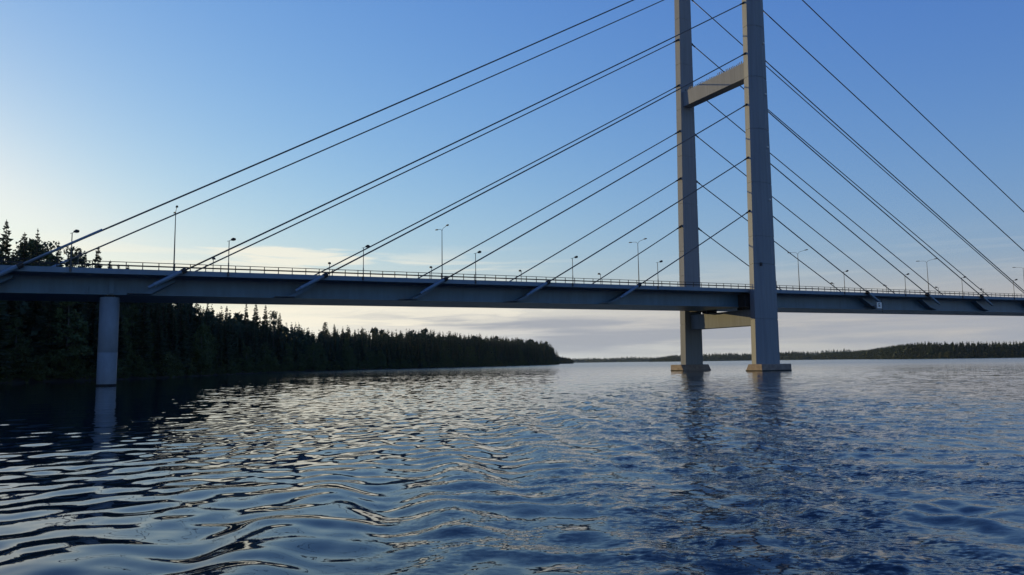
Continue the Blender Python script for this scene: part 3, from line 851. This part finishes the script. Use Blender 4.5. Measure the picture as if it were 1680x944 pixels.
while a < arc[-1]:
    p, n = shore_at(a)
    for d in (20, 26, 33, 41, 50, 62):
        q = p + n * (d + rnd.uniform(-3, 3)) + np.array([rnd.uniform(-3, 3), rnd.uniform(-3, 3)])
        if in_bridge(q): continue
        zb_ = float(bank_h(np.array(float(d)))); mh = max_h(q, zb_)
        h = min(mh * rnd.triangular(.62, 1.06, .86), 26)
        if h > 3: items.append(("spruce" if rnd.random() < .95 else "broad", q[0], q[1], zb_, h, 1.0))
    a += 5.0
o = wood("forest_mass", items, M_SPRUCE); tag(o, "unbroken dark conifer wood filling the left bank behind the front trees", "forest", None, "stuff")

# ------------------------------------------------------------------ far shores
def far_land(name, pts, depth_back, tree_h, spacing, label, ranks=4, mt=M_FARWOOD, broad=.4, singles=0):
    """pts: (column, shore depth, row of the tree tops)"""
    P = np.array([ground_at(c, d) for c, d, _ in pts]); rows = [r - 1.8 for *_, r in pts]; cols = [c for c, *_ in pts]
    S = resample(P, 60)
    inl = S / np.linalg.norm(S, axis=1)[:, None]
    V = []; oo = (-12, 0, 6, .25 * depth_back, .6 * depth_back, depth_back)
    hs = []
    for i in range(60):
        c = col_of(S[i]); d = ray(c, np.interp(c, cols, rows)); tip = CAMH + d[2] * S[i][1] / d[1]
        crest = max(0.8, tip * .30, tip - tree_h)
        hs.append(crest)
        for k, zz in zip(oo, (-2, 0, 1.2, max(1.3, crest * .55), max(1.4, crest), max(1.4, crest))):
            p = S[i] + inl[i] * k; V.append((p[0], p[1], zz * (1 + max(k, 0) / np.hypot(*S[i]))))
    no = len(oo)
    F = [(i*no+j, (i+1)*no+j, (i+1)*no+j+1, i*no+j+1) for i in range(59) for j in range(no-1)]
    me = np_mesh("hill_" + name, np.array(V), np.array(F), M_FARWOOD, True)
    o = bpy.data.objects.new("hills", me); COL.objects.link(o); tag(o, kind="structure")
    ln = np.hypot(*np.diff(P, axis=0).T).sum()
    items = []; n = int(ln / spacing)
    for rk in range(ranks):
        f = (rk + .15) / ranks
        for i in range(n):
            t = (i + rnd.random()) / n * 59; j = int(t); u = t - j
            if j >= 59: continue
            p = S[j] * (1-u) + S[j+1] * u; dirn = inl[j]
            k = 3 + f * depth_back * .75 + rnd.uniform(-.1, .1) * depth_back * (rk > 0)
            k = max(2.0, k)
            z = np.interp(k, oo, (-2, 0, 1.2, max(1.3, hs[j] * .55), max(1.4, hs[j]), max(1.4, hs[j])))
            h = tree_h * rnd.uniform(.72, 1.12)
            q = p + dirn * k
            c = col_of(q); dd = ray(c, np.interp(c, cols, rows)); tip = CAMH + dd[2] * q[1] / dd[1]
            h = min(h, max(4.0, (tip - z) * rnd.uniform(.84, 1.06)))
            bb = broad * (1.6 if rk == 0 else .7)
            tb = rnd.random() < bb
            items.append(("tinybroad" if tb else "tiny", q[0], q[1], z, h * (.78 if tb else 1.0), 1.3))
    w = wood("distant_forest", items, mt); tag(w, label, "forest", None, "stuff")
    return S, inl
far_land("lake_end", [(925, 3300, 588.5), (1000, 3300, 587.2), (1025, 3300, 585), (1065, 3300, 586.2), (1110, 3250, 582.5), (1150, 3200, 581), (1240, 3100, 580), (1330, 3000, 575.5), (1375, 2950, 572), (1440, 2900, 574.5), (1520, 2900, 577)], 420, 18, 6, "hazy blue wooded ridge at the far end of the lake, between shore and pylon", 4)
far_land("spit", [(903, 1150, 583), (920, 1200, 585.5), (934, 1250, 588.5), (941, 1280, 593)], 60, 14, 4, "small dark wooded spit just beyond the tip of the left shore", 3)
far_land("islet", [(1064, 2450, 591.5), (1072, 2430, 589), (1095, 2400, 584.5), (1110, 2350, 582.2), (1150, 2350, 580), (1200, 2300, 578.5), (1235, 2300, 580), (1262, 2250, 579), (1300, 2150, 576), (1318, 2100, 577.5), (1335, 2100, 581.5), (1347, 2100, 587)], 160, 18, 5, "low dark wooded island seen behind and beside the pylon legs", 4)
S_r, inl_r = far_land("right_shore", [(1335, 2000, 586), (1350, 1950, 580), (1400, 1750, 578.5), (1430, 1500, 574.5), (1450, 1350, 571), (1470, 1250, 568), (1490, 1150, 565), (1520, 1080, 562.5), (1560, 1050, 562.2), (1620, 1020, 562), (1690, 1000, 560.5), (1800, 980, 560), (2000, 960, 560)], 90, 24, 4.2, "dense mixed wood on the sunlit right shore", 6, broad=.12)
# the leafy trees along the right shore that stand out singly
for i in range(30):
    c = 1436 + i * 8.2 + rnd.uniform(-3, 3)
    dep = np.interp(c, [1430, 1450, 1470, 1490, 1520, 1560, 1620, 1690], [1500, 1350, 1250, 1150, 1080, 1050, 1020, 1000])
    p = ground_at(c, dep + 4)
    br_ = rnd.random() < .75
    place_tree("sunbirch" if br_ else "spruce", p[0], p[1], 0.8, rnd.uniform(7, 11) if br_ else rnd.uniform(13, 17),
               "sunlit yellow-green birch at the water's edge of the right shore" if br_ else "dark spruce at the water's edge of the right shore",
               "birches on the right shore" if br_ else "spruces on the right shore", 1.5 if br_ else 1.1)
for k, lst in protos.items():
    for i, (root, H) in enumerate(lst):
        if (k, i) not in used:
            for ch in list(root.children): bpy.data.objects.remove(ch)
            bpy.data.objects.remove(root)
# low alders, willows and brush right at the waterline of the left bank
items = []
a = 0.0
while a < arc[-1]:
    p, n = shore_at(a)
    for d in (0.6, 2.2, 4.5):
        q = p + n * (d + rnd.uniform(-.6, .8)) + np.array([rnd.uniform(-1, 1), rnd.uniform(-1, 1)])
        if in_bridge(q): continue
        items.append(("broad", q[0], q[1], float(bank_h(np.array(d))) - .3, rnd.uniform(1.5, 4.5) + d * .4, 1.5))
    a += 2.2
o = wood("undergrowth", items, M_LEAF); tag(o, "dark brush and low willows along the waterline of the left bank", "undergrowth", None, "stuff")

# ------------------------------------------------------------------ air
hz = bpy.data.materials.new("haze_air"); hz.use_nodes = True
hn = hz.node_tree; hn.nodes.clear()
pv = hn.nodes.new("ShaderNodeVolumePrincipled"); pv.inputs["Color"].default_value = (0.58, 0.78, 1.0, 1)
pv.inputs["Density"].default_value = 0.00003; pv.inputs["Anisotropy"].default_value = 0.3
ho_ = hn.nodes.new("ShaderNodeOutputMaterial"); hn.links.new(pv.outputs[0], ho_.inputs["Volume"])
mb = MB(); mb.box(-5400, 5400, -3200, 5400, -6.0, 112.0); o = mb.build("haze", hz); tag(o, kind="stuff", label="thin evening haze over the whole lake")
